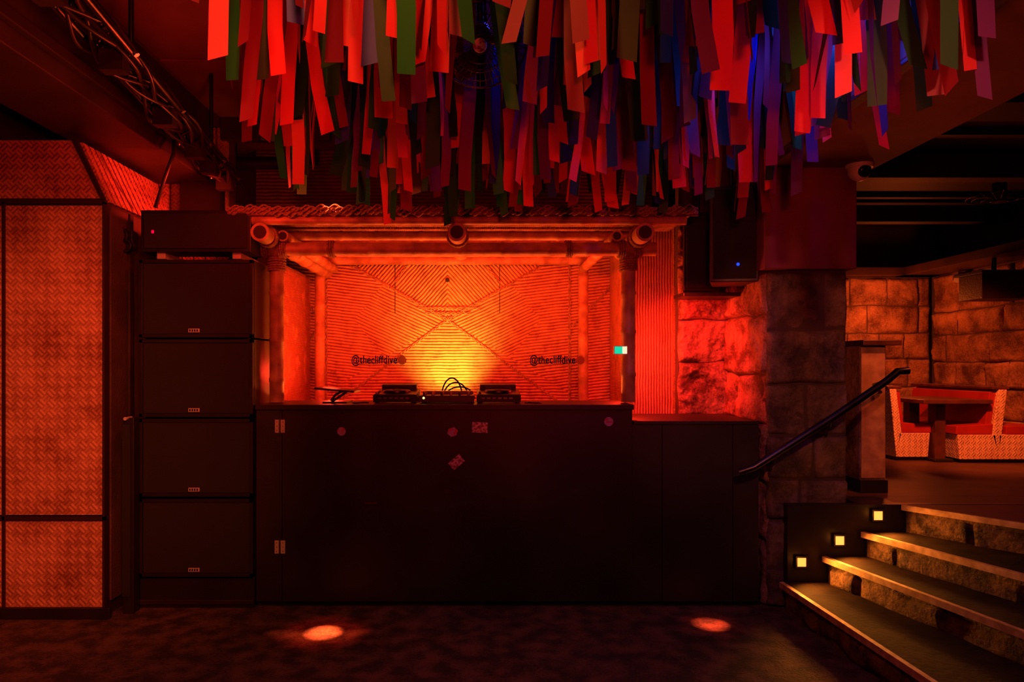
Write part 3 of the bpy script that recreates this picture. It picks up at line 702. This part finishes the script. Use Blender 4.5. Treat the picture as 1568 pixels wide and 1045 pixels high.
# ---------------------------------------------------------------- stairs
y1, yn = 4.03, 0.6
Ls = [(1188, 0.168, 0.05), (1252, 0.32, 0.25), (1310, 0.465, 0.37), (1370, 0.626, 0.72)]
st = MB(); prev = 0.0; XR = 4.9
for i, (px, z, kk) in enumerate(Ls):
    xa = X(px, 4.1); xb = min(xa+kk*(y1-yn), 4.85)
    yb = yn if xa+kk*(y1-yn) <= 4.85 else y1-(4.85-xa)/kk
    poly = [(xa, y1), (xb, yb), (XR, yb)] + [(XR, y1)]
    dr = (Vector((xb, yb))-Vector((xa, y1))).normalized(); nn = Vector((-dr.y, dr.x))
    if nn.x < 0: nn = -nn
    q4 = [(p_[0], p_[1], prev) for p_ in poly]
    q4[0] = (xa+nn.x*0.03, y1, prev); q4[1] = (xb+nn.x*0.03, yb, prev)
    st.prism(q4, (0, 0, z-0.012-prev), M_step)
    Lr = (Vector((xb, yb))-Vector((xa, y1))).length
    org = Vector((xa, y1, prev+0.005))+Vector((nn.x, nn.y, 0))*0.03+Vector((dr.x, dr.y, 0))*0.02
    st.stone(org, (dr.x, dr.y, 0), (-nn.x, -nn.y, 0), Lr-0.02, z-prev-0.045, M_step, ch=(0.3, 0.3), bw=(0.35, 0.7), amp=0.008, mort=0.006, seed=40+i, res=0.018)
    st.prism([(p_[0], p_[1], z-0.03) for p_ in poly], (0, 0, 0.03), M_upfloor if i == 3 else M_tread)
    a0 = Vector((xa, y1, z-0.030)); b0 = Vector((xb, yb, z-0.030)); nv = Vector((nn.x, nn.y, 0))
    st.prism([a0-nv*0.010, b0-nv*0.010, b0+nv*0.016, a0+nv*0.016], (0, 0, 0.033), M_nose)
    prev = z-0.03 if i < 3 else z
st.done('stone_staircase', recalc=False)
simple_box('floor_upper', (x1+0.03, 4.3, 0.0), (4.9, 7.5, 0.626), M_upfloor)
simple_box('stair_side_wall', (X(1204, 4.06), 4.045, 0), (4.9, 4.1, 0.6255), M_black)
simple_box('trim_1', (X(1370, 4.1), 4.1, 0.0), (4.9, 4.3, 0.6255), M_upfloor)
simple_box('trim_2', (x1+0.03, 4.1, 0.0), (X(1370, 4.1), 4.3, 0.626), M_black)
for px, py in ((1225, 860), (1283, 827), (1341.5, 789)):
    s = MB(); xc, zc_ = X(px, 4.05), Z(py, 4.05); r = 0.026
    s.box((xc-r, 4.030, zc_-r), (xc+r, 4.044, zc_+r), M_lampw)
    for q in ((-r-0.01, -r-0.01, r+0.01, -r), (-r-0.01, r, r+0.01, r+0.01), (-r-0.01, -r, -r, r), (r, -r, r+0.01, r)):
        s.box((xc+q[0], 4.026, zc_+q[1]), (xc+q[2], 4.044, zc_+q[3]), M_black)
    s.done('step_light', 0.001)
    add_light('SPOT', 'step_glow', (xc, 4.02, zc_), 24, (1, 0.27, 0.03), (xc+0.5, 2.6, zc_-0.45), 0.03, 150, 1.0)
    add_light('POINT', 'step_glow', (xc, 3.98, zc_), 0.12, (1, 0.25, 0.03), size=0.02)

# newel partition
s = MB(); a, b = X(1306, 4.5), X(1345, 4.5)
s.box((a, 4.42, 0.627), (b, 4.88, Z(530, 4.5)), M_stonew); s.box((a+0.005, 4.41, 0.72), (b-0.008, 4.42, Z(532, 4.5)), M_bamboo)
s.box((a-0.01, 4.36, Z(530, 4.5)), (b+0.07, 4.9, Z(522, 4.5)), M_wood); s.box((a-0.005, 4.40, 0.627), (b+0.005, 4.89, 0.71), M_black)
s.done('partition_post', 0.004)
s = MB()
pts = [(X(1128, 4.0), 3.96, Z(722, 4.0)), (X(1148, 4.0), 3.94, Z(714, 4.0)), (X(1180, 3.97), 3.94, Z(697, 3.97)), (X(1270, 3.97), 3.94, Z(640, 3.97)), (X(1352, 3.97), 3.94, Z(584, 3.97)), (X(1370, 3.97), 3.94, Z(569, 3.97)), (X(1386, 3.97), 3.94, Z(568, 3.97))]
s.tube(pts, 0.021, M_metal, 14)
for px, py in ((1185, 694), (1270, 640)):
    xx, zz = X(px, 3.97), Z(py, 3.97)
    s.tube([(xx, 3.94, zz), (xx, 3.96, zz-0.05), (xx, 4.07, zz-0.06)], 0.009, M_metal); s.lathe((xx, 4.075, zz-0.06), (xx, 4.055, zz-0.06), [(0, 0.03), (0.012, 0.028)], M_metal)
s.tube([(X(1352, 3.97), 3.94, Z(584, 3.97)), (X(1352, 4.2), 4.3, Z(590, 4.2)), (X(1335, 4.5), 4.40, Z(600, 4.5))], 0.01, M_metal)
s.done('stair_handrail')

# ---------------------------------------------------------------- banquettes and tables
def banquette(xf, facing, y0, y1_, zf, su, ext=0.0):
    s = MB(); g = -facing
    P_ = lambda u, z: (xf+g*u*su, y0, zf+z)
    s.prism([P_(0.03, 0.03), P_(0.50, 0.03), P_(0.46, 0.24), P_(0.0, 0.24)], (0, y1_-y0, 0), M_weaved)
    s.prism([P_(0.42, 0.24), P_(0.50, 0.03), P_(0.60, 0.62), P_(0.50, 0.62)], (0, y1_-y0, 0), M_weaved)
    s.prism([P_(-0.02, 0.24), P_(0.42, 0.24), P_(0.43, 0.33), P_(-0.01, 0.31)], (0, y1_-y0, 0), M_red)
    s.prism([(p_[0], p_[1]+0.03, p_[2]) for p_ in (P_(0.36, 0.31), P_(0.43, 0.29), P_(0.50, 0.60), P_(0.42, 0.60))], (0, y1_-y0-0.06, 0), M_red)
    s.prism([P_(0.42, 0.62), P_(0.63, 0.62), P_(0.63, 0.645), P_(0.42, 0.645)], (0, y1_-y0, 0), M_wood)
    s.box((xf+g*0.05*su, y0+0.02, zf), (xf+g*0.48*su, y1_-0.02, zf+0.03), M_black)
    if ext:
        e = xf+g*0.50*su
        s.box((e, y0, zf+0.03), (e+ext, y1_, zf+0.24), M_weaved); s.box((e+0.06, y0, zf+0.24), (e+ext, y1_, zf+0.31), M_red); s.box((e, y0+0.02, zf), (e+ext, y1_-0.02, zf+0.03), M_black)
    s.done('banquette_bench', 0.006)
zf = 0.627
banquette(X(1424, 5.9), 1, 5.9, 6.85, zf, 0.58)
banquette(X(1466, 5.75), -1, 5.75, 6.85, zf, 0.70, 0.38)
def table(xa, xb, xt, ya, yb):
    s = MB()
    s.box((xa, ya, zf+0.50), (xb, yb, zf+0.535), M_wood)
    s.box((xt-0.045, ya+0.13, zf+0.02), (xt+0.045, ya+0.23, zf+0.5), M_wood); s.box((xt-0.045, yb-0.2, zf+0.02), (xt+0.045, yb-0.1, zf+0.5), M_wood)
    s.box((xt-0.08, ya+0.08, zf), (xt+0.08, yb-0.05, zf+0.025), M_black)
    s.done('dining_table', 0.005)
table(X(1405, 5.8), X(1510, 5.8), X(1446, 5.8), 5.72, 6.4)
table(3.05, 3.42, 3.24, 5.95, 6.75)
s = MB(); s.box((2.9, 7.1, zf), (4.3, 7.4, zf+0.4), M_weaved); s.box((2.9, 7.32, zf+0.4), (4.3, 7.44, zf+0.78), M_red); s.box((2.9, 7.30, zf+0.78), (4.3, 7.46, zf+0.81), M_wood); s.box((2.9, 7.1, zf+0.4), (4.3, 7.34, zf+0.46), M_red); s.done('wall_bench', 0.01)
s = MB(); C = Vector((X(1530, 5.4), 5.4, Z(300, 5.4)))
for r in (0.06, 0.12, 0.18, 0.22): s.tube([C+Vector((math.cos(a)*r, math.sin(a)*r, -0.05*math.cos(r*6))) for a in [2*PI*i/36 for i in range(36)]], 0.003, M_metal, 5, closed=True)
for i in range(18):
    a = 2*PI*i/18; s.tube([C+Vector((math.cos(a)*0.03, math.sin(a)*0.03, -0.05)), C+Vector((math.cos(a)*0.22, math.sin(a)*0.22, 0))], 0.002, M_metal, 4)
s.cyl(C+Vector((0, 0, -0.05)), C+Vector((0, 0, 0.1)), 0.05, M_black); s.tube([C+Vector((0, 0, 0.1)), Vector((C.x, C.y, 3.0))], 0.015, M_black)
s.done('ceiling_cage_fan')
s = MB(); s.box((4.8, 6.9, 2.32), (4.92, 6.98, 2.4), M_plast); s.lathe((4.82, 6.94, 2.33), (4.75, 6.85, 2.3), [(0, 0.03), (0.05, 0.03)], M_badge); s.done('wall_sensor')

# ---------------------------------------------------------------- lights
add_light('SPOT', 'backdrop_uplight', (X(690, 5.3), 5.45, 1.16), 74, (1, 0.50, 0.06), (X(688, 5.88), 5.88, 1.58), 0.04, 88, 1.0)
add_light('AREA', 'canopy_led_batten', (X(692, 5.0), 4.75, 2.2), 22, (1, 0.03, 0.01), (X(692, 5.0), 5.88, 1.6), 2.0, sy=0.04)
add_light('AREA', 'canopy_glow_batten', (X(692, 5.0), 4.9, 1.15), 42, (1, 0.12, 0.018), (X(692, 5.0), 4.7, 2.4), 2.0, sy=0.05)
add_light('POINT', 'booth_side_fill', (1.0, 4.75, 1.5), 14, (1, 0.02, 0.008), size=0.05)  # bodiless fills added to redden the booth sides and stage stone
add_light('SPOT', 'booth_side_fill', (1.12, 4.2, 1.9), 85, (1, 0.025, 0.012), (1.52, 4.82, 1.45), 0.05, 90, 0.9)
add_light('POINT', 'booth_side_fill', (-1.15, 5.2, 1.4), 8, (1, 0.03, 0.01), size=0.05)
add_light('SPOT', 'red_wash', (-0.6, 0.2, 2.7), 560, (1, 0.10, 0.028), (-2.6, 3.92, 0.9), 0.06, 44, 1.0)
add_light('SPOT', 'red_wash', (0.2, -0.4, 1.9), 170, (1, 0.03, 0.025), (0.1, 3.2, 2.9), 0.1, 75, 0.8)
add_light('POINT', 'red_fill', (-1.25, 3.5, 2.35), 13, (1, 0.035, 0.012), size=0.06)  # unseen fills added for the left ceiling, ribbons and slanted panel
add_light('SPOT', 'red_fill', (-1.5, 4.3, 2.5), 60, (1, 0.03, 0.012), (-2.5, 4.6, 2.55), 0.05, 100, 1.0)
add_light('SPOT', 'red_fill', (-0.5, 1.6, 2.0), 55, (1, 0.05, 0.02), (-2.0, 3.4, 3.2), 0.08, 80, 1.0)
add_light('SPOT', 'pillar_wash', (0.9, 0.6, 2.6), 130, (1, 0.20, 0.11), (2.0, 4.1, 1.5), 0.04, 42, 0.9)
add_light('SPOT', 'beam_wash', (0.9, 1.6, 1.9), 20, (1, 0.10, 0.04), (2.0, 3.2, 2.7), 0.08, 80, 1.0)
add_light('SPOT', 'floor_wash', (-0.3, 1.0, 3.2), 110, (1, 0.2, 0.05), (-0.8, 3.4, 0), 0.1, 110, 1.0)
add_light('POINT', 'dining_fill', (4.2, 7.0, 2.0), 20, (1, 0.13, 0.02), size=0.08)  # unseen warm fills on the dining wall and benches, no fixture modelled
add_light('SPOT', 'dining_fill', (3.4, 4.4, 2.7), 380, (1, 0.13, 0.025), (4.2, 6.1, 0.9), 0.06, 60, 0.9)
add_light('SPOT', 'stair_wash', (3.0, 2.2, 2.9), 14, (1, 0.15, 0.04), (3.1, 3.1, 0.4), 0.08, 85, 0.9)
add_light('SPOT', 'newel_fill', (2.9, 3.6, 2.4), 60, (1, 0.14, 0.03), (2.5, 4.45, 1.1), 0.05, 40, 0.9)  # unseen fill added to brighten the partition face

w = bpy.data.worlds.new('night'); sc.world = w; w.use_nodes = True
w.node_tree.nodes['Background'].inputs[0].default_value = (0.02, 0.003, 0.003, 1); w.node_tree.nodes['Background'].inputs[1].default_value = 0.3

cam = bpy.data.cameras.new('camera'); co = bpy.data.objects.new('camera', cam); sc.collection.objects.link(co)
co.location = (0, 0, EYE); co.rotation_euler = (math.radians(90), 0, 0)
cam.lens = 24; cam.sensor_width = 36; cam.shift_x = 44/1568; cam.shift_y = 37.5/1568; cam.clip_start = 0.05
sc.camera = co
